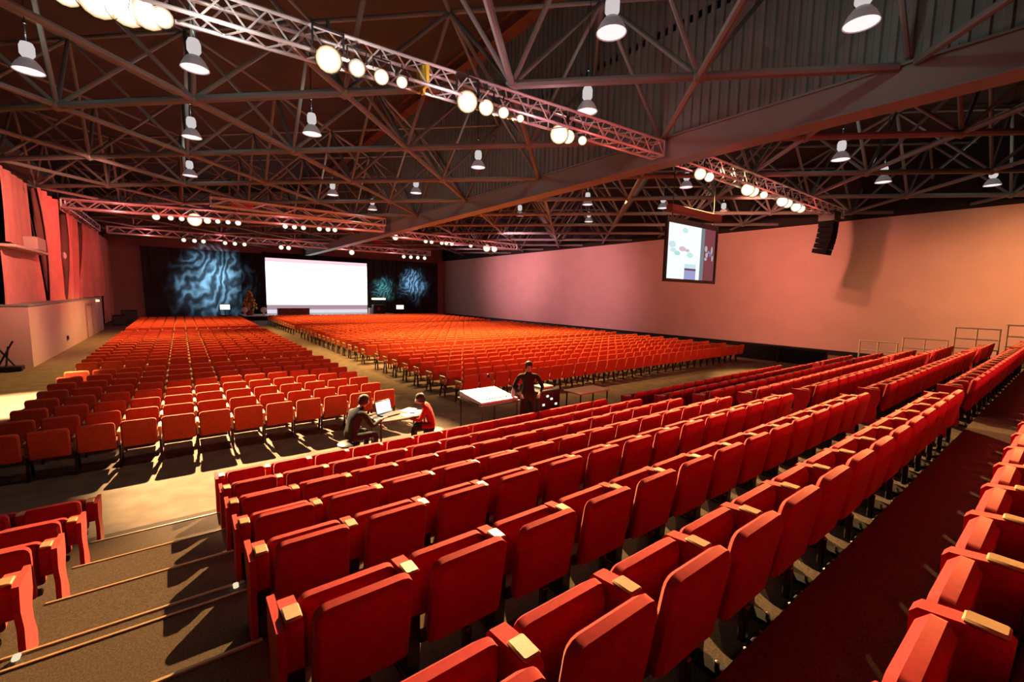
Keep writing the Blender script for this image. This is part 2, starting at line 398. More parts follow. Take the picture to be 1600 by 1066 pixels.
near = [(-1.05, 8.8, 1, 1.3), (-.72, 8.75, 1, 1.7), (-.42, 8.75, 1, 1.7), (-.18, 8.72, 1, 1.5), (-.02, 8.70, 0, 1.0),
        (2.24, 8.35, 1, 1.5), (2.72, 8.33, 0, 1.0), (3.18, 8.36, 0, 0.95), (3.56, 8.31, 0, 0.75),
        (4.97, 8.24, 1, 1.5), (5.43, 8.22, 0, 1.15), (5.87, 8.19, 0, 0.85), (6.35, 8.2, 0, 0.6),
        (7.70, 8.35, 1, 1.6), (7.98, 8.33, 1, 1.2), (8.45, 8.28, 0, 0.8),
        (13.55, 7.96, 0, 1.3), (14.1, 7.96, 0, 1.1), (16.7, 7.91, 1, 1.6), (17.1, 7.91, 1, 1.5), (18.0, 7.91, 0, 1.0),
        (19.7, 7.92, 0, 1.5), (20.2, 7.92, 0, 1.4), (21.3, 8.0, 0, 1.4), (21.8, 8.0, 0, 1.3)]
ORD = ['first', 'second', 'third', 'fourth', 'fifth', 'sixth', 'seventh', 'eighth', 'ninth', 'tenth', 'eleventh', 'twelfth', 'thirteenth',
       'fourteenth', 'fifteenth', 'sixteenth', 'seventeenth', 'eighteenth', 'nineteenth', 'twentieth', 'twenty-first', 'twenty-second',
       'twenty-third', 'twenty-fourth', 'twenty-fifth', 'twenty-sixth', 'twenty-seventh', 'twenty-eighth', 'twenty-ninth', 'thirtieth',
       'thirty-first', 'thirty-second', 'thirty-third', 'thirty-fourth', 'thirty-fifth', 'thirty-sixth', 'thirty-seventh', 'thirty-eighth', 'thirty-ninth', 'fortieth',
       'forty-first', 'forty-second', 'forty-third', 'forty-fourth', 'forty-fifth', 'forty-sixth']
for k, (x, y, hot, sc) in enumerate(near):
    par((x, y, CZ + 3.98), CAMP + Vector((x * .12, 0, -1.0)), sc, hot,
        ('blazing yellow stage lamp, ' if hot else 'small white stage lamp, ') + ORD[k] + ' from the left along the near truss', 'lamps on the near truss')
far = [(x, 31.94 - .226 * x, 3.95, 0 if abs(x - .9) > .8 else 1, (1.15, .95, 1.3, 1.0)[int(x * 7) % 4] if abs(x - .85) > .1 else 2.6) for x in (-.9, -.25, .25, .85, 1.45, 1.95, 2.45, 2.95)] + \
      [(x, 31.94 - .226 * x, 3.95, 0, 1.05) for x in (5.4, 5.9, 6.4, 7.3, 7.8, 8.2)] + [(12.9, 31.5, 4.05, 0, 1.6)] + \
      [(x, 31.6, 3.98, 0, 1.1) for x in (15.4, 15.9, 16.8, 17.2, 17.7, 19.5)] + [(21.2, 31.75, 3.92, 1, 2.2), (22.0, 31.75, 3.9, 1, 1.8)]
for k, (x, y, z, hot, sc) in enumerate(far):
    par((x, y, CZ + z), CAMP, sc, hot, ('glaring' if hot else 'small bright') + ' stage lamp, ' + ORD[k] + ' from the left along the far truss', 'lamps on the far truss')
st = [(x, 44.6, 3.85, 0, 1.15) for x in (.4, 1.1, 1.7, 3.2, 3.9, 4.6)] + [(x, 44.3, 3.8, 0, 1.4) for x in (7.4, 8.0)] + \
     [(13.6, 44.2, 3.8, 0, 1.8)] + [(x, 44.2, 3.75, 0, 1.35) for x in (19.0, 19.8, 20.6, 21.4)]
for k, (x, y, z, hot, sc) in enumerate(st):
    par((x, y, CZ + z), CAMP, sc, hot, 'tiny stage lamp, ' + ORD[k] + ' from the left on the truss before the stage', 'lamps on the stage truss')

# high bay lamps hanging from the roof frame
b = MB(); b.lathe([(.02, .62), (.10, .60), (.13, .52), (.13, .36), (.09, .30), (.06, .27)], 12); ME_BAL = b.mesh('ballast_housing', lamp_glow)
b = MB(); b.lathe([(.06, .28), (.13, .25), (.20, .16), (.25, .06), (.275, 0), (.265, 0), (.24, .06), (.19, .15), (.12, .23)], 20, cap=False)
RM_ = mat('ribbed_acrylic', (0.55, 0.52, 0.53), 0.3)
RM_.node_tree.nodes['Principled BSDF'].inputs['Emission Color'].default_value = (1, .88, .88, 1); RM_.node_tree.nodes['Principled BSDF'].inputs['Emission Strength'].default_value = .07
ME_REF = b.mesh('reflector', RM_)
b = MB(); b.lathe([(.255, .03), (.255, .015), (.005, .0)], 20); ME_HLENS = b.mesh('lens', lens_soft)
b = MB(); b.tube((0, 0, .62), (0, 0, 1.0), .012, 6); b.lathe([(.0, .98), (.03, 1.0), (.03, 1.06), (.0, 1.08)], 8)
ME_HOOK = b.mesh('hook', black_metal)
bays = [(-2.6, 15.6, 'pale high bay lamp at the far left, above the left drapes'), (.51, 12.89, 'high bay lamp under the left end of the near truss'),
        (.55, 18.6, 'high bay lamp over the left seats, second in its line towards the stage'), (3.62, 15.61, 'high bay lamp hanging beneath the second lamp group of the near truss'),
        (.59, 24.85, 'small high bay lamp over the left seats, nearest the far trusses in its line'), (9.69, 15.2, 'high bay lamp left of the girder, below the third lamp group of the truss'),
        (9.74, 21.08, 'small high bay lamp left of the girder, middle of its line'), (6.61, 24.49, 'small high bay lamp over the centre aisle towards the stage'),
        (9.64, 27.1, 'tiny high bay lamp left of the girder nearest the stage'), (6.8, 6.0, 'large white high bay lamp hanging at the top edge above the raised seats'),
        (10.08, 2.98, 'large tilted-looking high bay lamp in front of the corrugated cladding'), (9.09, 8.78, 'high bay lamp half hidden behind the right end of the near truss'),
        (18.98, 5.83, 'high bay lamp right of the girder, above the hanging loudspeaker'), (23.8, 5.71, 'high bay lamp near the side wall, left one of the last pair'),
        (27.69, 2.95, 'high bay lamp nearest the side wall at the far right edge'), (18.57, 11.56, 'high bay lamp above the hanging video screen'),
        (18.11, 17.19, 'small high bay lamp beyond the girder, left of the video screen'), (26.02, 13.66, 'small high bay lamp behind the right top corner of the video screen'),
        (17.44, 22.38, 'tiny high bay lamp just right of the girder towards the stage'), (21.9, 15.0, 'small high bay lamp left of the video screen, near the side wall'),
        (22.3, 21.0, 'tiny high bay lamp above the side wall, farthest from the girder'), (14.2, 16.6, 'small dim high bay lamp right behind the girder')]
for (x, y, lab) in bays:
    k = 4.72 / 5.0
    h = empty('high_bay_lamp', (x * k, y * k, CZ + 4.72), lab, 'lamp', 'high bay lamps')
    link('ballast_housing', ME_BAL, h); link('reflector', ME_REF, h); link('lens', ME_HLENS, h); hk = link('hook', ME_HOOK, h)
    b = MB(); b.tube((0, 0, 1.05), (0, 0, HT - CZ - 4.72), .012, 5); b.build('rod', black_metal, h)
    point('roof_fill', (x * k, y * k, CZ + 5.50), 18, (0.82, 1.0, .88), .08)  # greenish fill added above each lamp to brighten the roof frame

# ------------------------------------------------------------------ the raked platform
ROWS = [  # arm y, arm height above lens plane, name
    (0.15, -1.00), (1.10, -1.19), (2.04, -1.41), (3.02, -1.61), (4.00, -1.86), (4.97, -2.09), (5.94, -2.31), (6.92, -2.51)]
TREAD = [CZ + z - 0.60 for _, z in ROWS]; TREAD[-1] = 0.012
NOSE = [y + 0.66 for y, _ in ROWS]; NOSE[-1] = 7.2
PX0, PX1 = -6.0, 22.6
pf = empty('raked_platform', (0, 0, 0), 'stepped brown carpeted platform carrying the raised red seats', 'platform')
for k in range(len(ROWS)):
    y1 = NOSE[k]; y0 = -9.0 if k == 0 else NOSE[k - 1]; zt = TREAD[k]; zb = TREAD[k + 1] if k + 1 < len(ROWS) else 0.0
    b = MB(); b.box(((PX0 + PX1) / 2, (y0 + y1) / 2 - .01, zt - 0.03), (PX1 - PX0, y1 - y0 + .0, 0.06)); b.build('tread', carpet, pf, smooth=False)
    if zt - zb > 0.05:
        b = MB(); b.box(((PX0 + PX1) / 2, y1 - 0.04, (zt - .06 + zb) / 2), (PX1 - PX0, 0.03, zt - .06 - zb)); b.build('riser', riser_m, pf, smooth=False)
    if 0 < k < 7:
        b = MB(); b.cbox((-.34, y1 - 0.01, zt - 0.005), (1.24, 0.03, 0.03), 0.006); b.build('nosing', nosing_m, pf)
        if k == 3:
            b = MB(); b.cbox((-.34, y1 - 0.13, zt + 0.004), (1.24, 0.026, 0.012), 0.004); b.build('nosing', nosing_m, pf)
            for x in (-.88, .22):
                b = MB(); b.cbox((x, y1 - .06, zt + .02), (.035, .05, .025), .006); b.build('step_light', emit('step_light', (1, .82, .55), .9), pf)
b = MB(); b.box((PX1 + .02, 0, 0.7), (.04, 14, 1.4)); b.build('side_panel', riser_m, pf, smooth=False) if False else None

# ------------------------------------------------------------------ raised seats
tilt = Matrix.Rotation(math.radians(9), 3, 'X')
b = MB(); b.slab(.44, .47, .085, .055, .022, (0, -.185, .455), tilt, rb=.02); ME_BACK = b.mesh('backrest', fabric)
b = MB(); b.slab(.465, .38, .10, .045, .03, (0, .055, .405), Matrix.Rotation(math.radians(4), 3, 'X'), rb=.03); ME_SEAT = b.mesh('seat', fabric)
prof = [(-.11, .36), (.07, .34), (.115, .40), (.12, .55), (.10, .575), (-.01, .588), (-.10, .588), (-.12, .57)]
b = MB(); b.prism(prof, -.036, .036); ME_ARM = b.mesh('armrest', fabric, False)
b = MB(); b.cbox((0, -.055, .596), (.072, .105, .018), .006); ME_CAP = b.mesh('armrest_cap', wood)
b = MB(); b.prism([(-.10, .0), (.10, .0), (.08, .36), (-.11, .36)], -.036, .036); b.cbox((0, -.05, .012), (.09, .36, .024), .006)
b.cbox((.27, -.12, .24), (.5, .05, .05), .008); ME_LEG = b.mesh('pedestal', black_metal, False)
b = MB(); b.lathe([(.012, 0), (.012, .03), (.0, .034)], 8); ME_BOLT = b.mesh('bolt', bright_metal)
b = MB(); b.cbox((0, -.26, .02), (.13, .10, .04), .008); b.cbox((0, -.18, .12), (.05, .04, .2), .008); ME_BRK = b.mesh('floor_bracket', black_metal, False)
prof2 = [(-.13, .0), (.14, .0), (.15, .10), (.10, .22), (.09, .32), (.14, .42), (.15, .58), (-.13, .58), (-.15, .42), (-.11, .28)]
b = MB(); b.prism(prof2, -.017, .017); ME_END = b.mesh('end_panel', fabric, False)

def link_copy(o, parent):
    c = o.copy(); c.parent = parent; COL.objects.link(c); return c
proto = []
def seat_at(name, loc, parts, label, group, cat='seat'):
    r = empty(name, loc, label, cat, group)
    for nm, me, off in parts:
        o = bpy.data.objects.new(nm, me); o.location = off; o.parent = r; COL.objects.link(o)
        if nm == 'armrest':
            c = bpy.data.objects.new('armrest_cap', ME_CAP); c.parent = o; COL.objects.link(c)
        elif nm == 'pedestal':
            c = bpy.data.objects.new('bolt', ME_BOLT); c.parent = o; c.location = (0, -.19, .024); COL.objects.link(c)
    return r
P = 0.55
BASE = [('backrest', ME_BACK, (0, 0, 0)), ('seat', ME_SEAT, (0, 0, 0)), ('armrest', ME_ARM, (-P / 2, 0, 0)), ('pedestal', ME_LEG, (-P / 2, 0, 0)), ('floor_bracket', ME_BRK, (0, 0, 0))]
RN = ['back', 'seventh', 'sixth', 'fifth', 'fourth', 'third', 'second', 'front']
for k, (ya, za) in enumerate(ROWS):
    zt = TREAD[k]
    blocks = [('the left aisle', 0.30, 14), ('the middle aisle', 9.00, 16), ('the far cross aisle', 18.85, 6)]
    for bi, (nm, x0, n) in enumerate(blocks):
        if k == 7 and bi == 2: continue
        for i in range(n):
            if (k == 0 and bi == 0 and i < 1): continue
            x = x0 + P / 2 + .02 + i * P
            parts = list(BASE)
            if i == n - 1: parts += [('armrest', ME_ARM, (P / 2, 0, 0)), ('end_panel', ME_END, (P / 2 + .055, 0, 0))]
            if i == 0: parts += [('end_panel', ME_END, (-P / 2 - .055, 0, 0))]
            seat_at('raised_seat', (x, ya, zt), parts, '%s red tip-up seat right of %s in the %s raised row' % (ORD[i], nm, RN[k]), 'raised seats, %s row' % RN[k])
    if k >= 3:
        for i in range(4 if k > 4 else 3):
            x = -.95 - P / 2 - .02 - i * P
            parts = list(BASE)
            if i == 0: parts += [('armrest', ME_ARM, (P / 2, 0, 0)), ('end_panel', ME_END, (P / 2 + .055, 0, 0))]
            seat_at('raised_seat', (x, ya, zt), parts, '%s dark red tip-up seat left of the steps in the %s raised row' % (ORD[i], RN[k]), 'raised seats left of the steps')

# ------------------------------------------------------------------ floor seats
tl2 = Matrix.Rotation(math.radians(8), 3, 'X')
b = MB(); b.slab(.485, .47, .07, .05, .02, (0, -.20, .60), tl2, rb=.02, k=2); ME_FB = b.mesh('backrest', fabric2); FB = b
b = MB(); b.cbox((0, .06, .43), (.43, .46, .09), .025); ME_FS = b.mesh('seat', fabric2); FS = b
b = MB(); b.cbox((0, .02, .62), (.055, .36, .05), .012); b.box((0, .15, .5), (.03, .05, .2)); b.box((0, -.12, .5), (.03, .05, .2)); ME_FA = b.mesh('armrest', wood, False); FA = b
b = MB(); b.prism([(-.16, 0), (-.10, 0), (-.04, .41), (-.10, .41)], -.016, .016); b.prism([(.16, 0), (.20, 0), (.10, .41), (.05, .41)], -.016, .016); b.box((0, .02, .40), (.032, .30, .03)); ME_FL = b.mesh('leg', black_metal, False); FL = b
F_PARTS = [('backrest', ME_FB, (0, 0, 0)), ('seat', ME_FS, (0, 0, 0)), ('armrest', ME_FA, (-P / 2, 0, 0)), ('leg', ME_FL, (-P / 2, 0, 0))]
def block_rows():
    ys = []
    y = 10.0
    for n, gap in ((8, 1.3), (14, 2.2), (13, 0)):
        for i in range(n): ys.append(y); y += .93
        y += gap - .93 + .35
    return ys
allf = []
for ri, y in enumerate(block_rows()):
    for i in range(12): allf.append((-2.62 + P / 2 + i * P, y, 'left', ri, i))
    yy = y + .55
    for i in range(30):
        allf.append((6.15 + P / 2 + i * P, yy, 'right', ri, i))
allf.sort(key=lambda t: t[0] ** 2 + t[1] ** 2)
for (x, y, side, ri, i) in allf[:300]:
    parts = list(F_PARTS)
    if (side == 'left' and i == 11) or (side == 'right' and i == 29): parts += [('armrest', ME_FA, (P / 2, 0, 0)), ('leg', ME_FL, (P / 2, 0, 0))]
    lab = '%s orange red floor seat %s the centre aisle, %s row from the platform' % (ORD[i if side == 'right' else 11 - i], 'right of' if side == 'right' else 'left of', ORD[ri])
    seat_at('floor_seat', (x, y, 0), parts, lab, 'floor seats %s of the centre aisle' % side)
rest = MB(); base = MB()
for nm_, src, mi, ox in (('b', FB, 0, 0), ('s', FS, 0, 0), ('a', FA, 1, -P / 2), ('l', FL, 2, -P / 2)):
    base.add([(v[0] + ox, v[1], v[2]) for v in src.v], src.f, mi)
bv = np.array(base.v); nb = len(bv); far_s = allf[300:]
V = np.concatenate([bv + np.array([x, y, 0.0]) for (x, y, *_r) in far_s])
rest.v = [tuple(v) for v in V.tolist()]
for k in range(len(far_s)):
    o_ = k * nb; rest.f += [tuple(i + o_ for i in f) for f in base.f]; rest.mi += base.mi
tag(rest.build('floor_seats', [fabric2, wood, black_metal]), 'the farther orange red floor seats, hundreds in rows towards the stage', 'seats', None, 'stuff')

# ------------------------------------------------------------------ left wall drapes
def drape(name, y0, y1, y0b, y1b, z0, z1, x, m_, label, cat, folds=6, amp=.10, group=None, axis='y', hem=0.0):
    b_ = MB(); nu = folds * 6; nv = 6; vs = []
    for t in (0, 1):
        for j in range(nv + 1):
            v = j / nv
            a, c = y0b + (y0 - y0b) * v, y1b + (y1 - y1b) * v
            for i in range(nu + 1):
                u = i / nu
                o_ = amp * (math.sin(u * folds * 2 * PI + .6 * math.sin(3 * v)) * .6 + .4 * math.sin(u * folds * 4.3 + 2 * v)) + (.03 if t else 0)
                p_ = a + (c - a) * u; zz = z0 + (z1 - z0) * v + hem * math.sin(u * 9)
                vs.append((x + o_, p_, zz) if axis == 'y' else (p_, x - o_, zz))
    n_ = (nu + 1) * (nv + 1); fs = []
    for j in range(nv):
        for i in range(nu):
            q = j * (nu + 1) + i
            fs.append((q, q + 1, q + nu + 2, q + nu + 1)); fs.append((n_ + q, n_ + q + nu + 1, n_ + q + nu + 2, n_ + q + 1))
    for i in range(nu):
        for q in (i, nv * (nu + 1) + i): fs.append((q, q + 1, n_ + q + 1, n_ + q))
    for j in range(nv):
        for q in (j * (nu + 1), j * (nu + 1) + nu): fs.append((q, q + nu + 1, n_ + q + nu + 1, n_ + q))
    b_.add(vs, fs)
    o_ = b_.build(name, m_); o_.data.set_sharp_from_angle(angle=1.2)
    return tag(o_, label, cat, group)
drape('wall_drape', 25.0, 28.6, 25.0, 28.8, 4.75, 7.55, -5.2, drape_m, 'short red lit cloth above the ledge at the left edge', 'drape', 4, .05, 'drapes on the left wall')
drape('wall_drape', 24.2, 29.6, 24.2, 30.2, 2.38, 4.5, -5.2, drape_m, 'smooth red lit cloth below the ledge at the left edge', 'drape', 2, .03, 'drapes on the left wall')
drape('wall_drape', 29.4, 33.4, 30.6, 33.6, 2.38, 7.55, -5.1, drape_m, 'red lit hanging cloth left of the dark wedge gap', 'drape', 5, .24, 'drapes on the left wall')
drape('wall_drape', 35.2, 38.9, 34.4, 36.2, 2.38, 7.45, -5.05, drape_m, 'narrow twisted red cloth just past the dark wedge gap', 'drape', 4, .26, 'drapes on the left wall')
drape('wall_drape', 40.2, 47.6, 37.0, 48.4, 2.38, 7.4, -5.05, drape_m, 'wide red lit cloth with tall pleats above the doorway', 'drape', 9, .26, 'drapes on the left wall')
drape('wall_drape', 48.4, 54.0, 48.8, 54.6, .1, 7.3, -5.1, drape_m, 'dim brownish cloth at the corner beside the stage drapes', 'drape', 6, .08, 'drapes on the left wall')
lg = empty('wall_ledge', (-5.0, 26.6, 4.5), 'pale ledge with a white box on the left wall cloths', 'ledge')
b = MB(); b.cbox((0, 0, .05), (.5, 5.2, .12), .02); b.build('shelf', wall_pale, lg)
b = MB(); b.cbox((.0, 1.5, .40), (.45, 1.5, .55), .03); b.build('box', wall_pale, lg)
for (y0, y1, lab) in ((33.2, 34.7, 'dark slanted brace in the wedge gap between the left drapes'), (28.3, 29.8, 'dark slanted brace above the left wall ledge')):
    b = MB(); b.tube((-5.25, y0, 7.4), (-5.25, y1, 2.4 if y0 > 30 else 4.8), .05, 8); tag(b.build('wall_brace', black_metal), lab, 'brace')
b = MB(); b.lathe([(.0, -.03), (.16, -.02), (.2, .04), (.1, .1), (0, .1)], 12, R=Matrix.Rotation(PI / 2, 3, 'Y'))
tag(b.build('wall_lamp', lamp_white, loc=(-4.85, 33.0, 4.7)), 'small blue grey round fitting on the left drapes', 'lamp')
b = MB(); b.box((0, 0, 0), (.2, .3, .12)); wl = tag(b.build('bulkhead_lamp', emit('amber_lamp', (1, .6, .25), 3), loc=(-4.55, 40.6, 2.15)), 'small amber lamp at the top of the pale left block', 'lamp')
b = MB(); b.cbox((0, 0, 0), (.06, .22, .22), .02); tag(b.build('wall_socket', black_metal, loc=(-4.57, 30.4, .55)), 'small dark outlet box low on the pale left block', 'outlet')
# folded stand leaning at the corner of the pale block
fs_ = empty('folded_stand', (-5.1, 23.2, 0), 'dark folded equipment stand standing before the pale left block', 'stand')
for (a, c) in (((-.3, 0, 0), (.2, 0, 1.1)), ((.3, 0, 0), (-.25, 0, 1.0)), ((0, -.2, 0), (.05, .1, .9))):
    b = MB(); b.tube(a, c, .03, 6); b.build('leg', black_metal, fs_)
b = MB(); b.cbox((0, 0, .12), (.8, .4, .16), .02); b.build('base', black_metal, fs_)

# ------------------------------------------------------------------ stage end
drape('stage_drape', -2.9, 5.3, -2.8, 5.3, .0, 7.05, 55.2, grey_cloth, 'wide dark drape with a blue swirl of light left of the screen', 'drape', 14, .06, axis='x')
drape('stage_drape', 18.7, 28.6, 18.7, 28.5, .0, 7.2, 55.2, grey_cloth, 'dark drape with two blue light pools right of the screen', 'drape', 16, .06, axis='x')
drape('stage_drape', 5.2, 7.5, 5.2, 7.5, .4, 7.0, 54.7, black_cloth, 'black masking curtain between blue drape and white screen', 'drape', 5, .05, axis='x')
b = MB(); b.box((13.1, 55.3, 6.95), (11.6, .2, .55)); b.box((13.1, 55.35, 3.4), (11.6, .05, 7.0)); tag(b.build('stage_border', black_cloth), 'black cloth border above and behind the white stage screen', 'border')
b = MB(); b.box((29.2, 55.4, 3.7), (.9, .5, 7.4)); tag(b.build('corner_pier', wall_back_m), 'reddish brown pier between the dark drape and pale wall', 'pier')
scr = empty('stage_screen', (13.1, 54.9, .46), 'large bright white projection screen at the back of the stage', 'screen')
b = MB(); b.box((0, .05, 3.1), (11.3, .06, 6.3)); b.build('frame', black_metal, scr)
def panel(mb, x0, x1, z0, z1, y, mi): mb.add([(x0, y, z0), (x1, y, z0), (x1, y, z1), (x0, y, z1)], [(0, 1, 2, 3)], mi)
b = MB()
for z0, z1, mi in ((.02, .45, 0), (.45, 1.0, 1), (1.0, 5.75, 2), (5.75, 6.15, 3)): panel(b, -5.6, 5.6, z0, z1, .0, mi)
b.build('picture', [emit('screen_pale', (.85, .82, .95), .9), emit('screen_mauve', (.62, .42, .5), .7), emit('screen_white', (1, .98, 1), 2.2), emit('screen_pink', (1, .72, .8), 1.0)], scr)
stg = empty('stage', (13, 52.9, 0), 'low black fronted stage with a pale floor below the white screen', 'stage')
b = MB(); b.box((0, 0, .43), (16.2, 4.5, .06)); b.build('deck', stage_top, stg)
b = MB(); b.box((0, 0, .2), (16.0, 4.3, .4)); b.build('skirt', black_cloth, stg)
# stage furniture
t = empty('stage_table', (9.7, 52.2, .46), 'long reddish brown speakers table on the stage below the screen', 'table')
b = MB(); b.cbox((0, 0, .70), (3.2, .8, .06), .02); b.build('tabletop', mat('brown_wood', (.35, .12, .06), .5, noise=.2, nscale=4), t)
b = MB(); b.box((0, -.34, .34), (3.1, .04, .68)); b.build('modesty_panel', mat('brown_panel', (.22, .07, .04), .6, noise=.2, nscale=4), t)
for x in (-1.5, 1.5):
    b = MB(); b.box((x, 0, .34), (.08, .7, .68)); b.build('leg', black_metal, t)
d = empty('flower_display', (5.6, 52.2, .46), 'tall cone shaped orange flower display at the left end of the stage', 'flowers')
b = MB(); b.lathe([(.30, 0), (.38, .5), (.34, .52), (.0, .5)], 12); b.build('pot', mat('dark_red_pot', (.25, .04, .03), .6), d)
b = MB()
for i in range(150):
    hgt = random.random() ** .8; a = random.random() * 2 * PI; rr = (.75 * (1 - hgt) + .08) * (.6 + .4 * random.random())
    c = Vector((rr * math.cos(a), rr * math.sin(a), .55 + hgt * 1.9)); s_ = .10 + .06 * random.random()
    b.add([c + Vector((s_, 0, 0)), c + Vector((-s_ * .5, s_, 0)), c + Vector((-s_ * .5, -s_, 0)), c + Vector((0, 0, s_ * 1.2)), c - Vector((0, 0, s_))],
          [(0, 1, 3), (1, 2, 3), (2, 0, 3), (1, 0, 4), (2, 1, 4), (0, 2, 4)], 1 if random.random() < .3 else 0)
o = b.build('blossoms', [mat('orange_petals', (.75, .30, .06), .7), mat('green_leaves', (.10, .20, .05), .7)], d); tag(o, kind='stuff')
for x, lab in ((5.05, 'white round flower ball left of the orange display'), (6.75, 'white round flower ball right of the orange display')):
    b = MB(); b.lathe([(.02, 0), (.16, .05), (.27, .2), (.29, .33), (.24, .48), (.12, .58), (.01, .6)], 12); b.lathe([(.1, -.25), (.06, 0)], 8)
    tag(b.build('flower_ball', paper_m, loc=(x, 51.4, .71)), lab, 'flowers')
def monitor(loc, w_, h_, label, m_=None):
    r = empty('stage_monitor', loc, label, 'monitor', 'monitors beside the stage')
    b_ = MB(); b_.cbox((0, 0, 1.25), (w_ + .1, .08, h_ + .1), .02); b_.build('casing', black_metal, r)
    b_ = MB(); panel(b_, -w_ / 2, w_ / 2, 1.25 - h_ / 2, 1.25 + h_ / 2, -.05, 0); b_.build('picture', m_ or emit('monitor_white', (1, .97, .95), 1.8), r)
    b_ = MB(); b_.tube((0, 0, .03), (0, 0, 1.0), .04, 8); b_.lathe([(.3, 0), (.3, .03), (.03, .05)], 12); b_.build('stand', black_metal, r)
monitor((3.55, 53.6, 0), .85, .5, 'small glowing white monitor in front of the left blue drape')
monitor((22.0, 52.5, 0.0), .95, .5, 'small glowing white monitor right of the stage equipment')
lec = empty('keyboard_rig', (19.3, 52.6, .46), 'dark musicians equipment rack at the right end of the stage', 'equipment')
b = MB(); b.cbox((0, 0, .55), (1.5, .7, 1.1), .03); b.build('case', black_metal, lec)
b = MB(); b.cbox((-.1, -.38, .6), (.35, .05, .3), .02); b.build('red_panel', mat('red_panel', (.5, .05, .05), .5), lec)
for x in (-.6, .6):
    b = MB(); b.tube((x, 0, 1.1), (x, 0, 1.75), .03, 6); b.build('post', black_metal, lec)
b = MB(); b.cbox((0, -.05, 1.8), (1.7, .2, .22), .03); b.build('light_bar', emit('light_bar', (1, .72, .5), 2.5), lec)
b = MB(); b.cbox((-1.05, 0, .35), (.3, .4, .7), .03); b.build('white_case', paper_m, lec)

# blue swirl of light on the drapes: gobo lamps with a patterned beam
def gobo(name, loc, aim, power, color, angle, seed):
    o = spot(name, loc, aim, power, color, angle, 1.0, .01)
    L = o.data; L.use_nodes = True; nt = L.node_tree
    e = next(n_ for n_ in nt.nodes if n_.type == 'EMISSION')
    def N(t): return nt.nodes.new('ShaderNode' + t)
    def math_(op, x, y=None):
        n_ = N('Math'); n_.operation = op
        for i, v_ in enumerate((x, y)):
            if v_ is None: continue
            if isinstance(v_, (int, float)): n_.inputs[i].default_value = v_
            else: nt.links.new(v_, n_.inputs[i])
        return n_.outputs[0]
    tc = N('TexCoord'); sp = N('SeparateXYZ'); nt.links.new(tc.outputs['Normal'], sp.inputs[0])
    za = math_('ABSOLUTE', sp.outputs[2])
    px, py = math_('DIVIDE', sp.outputs[0], za), math_('DIVIDE', sp.outputs[1], za)
    cb = N('CombineXYZ'); nt.links.new(px, cb.inputs[0]); nt.links.new(py, cb.inputs[1]); cb.inputs[2].default_value = seed
    half = math.tan(math.radians(angle) / 2)
    r2 = math_('SQRT', math_('ADD', math_('MULTIPLY', px, px), math_('MULTIPLY', py, py)))
    n0 = N('TexNoise'); n0.inputs['Scale'].default_value = 3.0 / half; nt.links.new(cb.outputs[0], n0.inputs['Vector'])
    rr = math_('ADD', math_('DIVIDE', r2, half), math_('MULTIPLY', math_('SUBTRACT', n0.outputs['Fac'], .5), .9))
    mr = N('MapRange'); mr.interpolation_type = 'SMOOTHSTEP'; nt.links.new(rr, mr.inputs['Value'])
    mr.inputs['From Min'].default_value = .95; mr.inputs['From Max'].default_value = .05
    wv = N('TexWave'); wv.wave_type = 'RINGS'; wv.rings_direction = 'Z'; wv.inputs['Scale'].default_value = 2.2 / half; wv.inputs['Distortion'].default_value = 20; wv.inputs['Detail'].default_value = 3
    wv.inputs['Detail Scale'].default_value = .9
    mpp = N('Mapping'); mpp.inputs['Location'].default_value = (.45 * half, -.3 * half, 0); mpp.inputs['Scale'].default_value = (1.0, .75, 1); nt.links.new(cb.outputs[0], mpp.inputs['Vector']); nt.links.new(mpp.outputs[0], wv.inputs['Vector'])
    pat = math_('ADD', math_('MULTIPLY', math_('POWER', wv.outputs['Fac'], 1.6), .85), .15)
    nt.links.new(math_('MULTIPLY', math_('MULTIPLY', mr.outputs[0], mr.outputs[0]), pat), e.inputs['Strength'])
    e.inputs['Color'].default_value = (1, 1, 1, 1)
    return o
gobo('gobo_light', (3.0, 46.6, 7.0), (2.8, 55, 3.9), 80000, (.34, .70, 1.0), 62, 0)
gobo('gobo_light', (24.6, 46.6, 7.0), (25.0, 55, 4.3), 60000, (.30, .62, 1.0), 40, 3.3)
gobo('gobo_light', (21.0, 46.6, 7.0), (20.9, 55, 3.6), 40000, (.22, .80, .85), 30, 5.1)
spot('stage_wash', (7.5, 44.5, 6.9), (7.0, 52.5, .5), 2500, WARM, 22, .6)

# ------------------------------------------------------------------ side screen, loudspeaker, rails
sc = empty('video_screen', (16.6, 9.9, CZ + .74), 'hanging black framed video screen in front of the pale wall', 'screen')
b = MB()
SW, SH = 3.5, 2.12
b.box((-SW / 2 - .06, 0, SH / 2 + .06), (.12, .1, SH + .36)); b.box((SW / 2 + .06, 0, SH / 2 + .06), (.12, .1, SH + .36))
b.box((0, 0, -.06), (SW, .1, .12)); b.box((0, 0, SH + .10), (SW, .1, .20)); b.box((0, .04, SH / 2), (SW, .03, SH)); b.build('frame', black_metal, sc)
b = MB(); H_ = SH
def pn(x0, x1, z0, z1, mi, y=.0):
    panel(b, -SW / 2 + x0 * SW, -SW / 2 + x1 * SW, z0 * H_, z1 * H_, y, mi)
pn(0, .68, 0, 1, 0); pn(.68, .76, 0, 1, 1, -.001); pn(.76, 1, 0, 1, 2, -.001)
def blob(cx, cz, rx, rz, mi, y=-.004, n_=14):
    b.add([(-SW / 2 + (cx + rx * math.cos(2 * PI * i / n_)) * SW, y, (cz + rz * math.sin(2 * PI * i / n_)) * H_) for i in range(n_)], [tuple(range(n_))], mi)
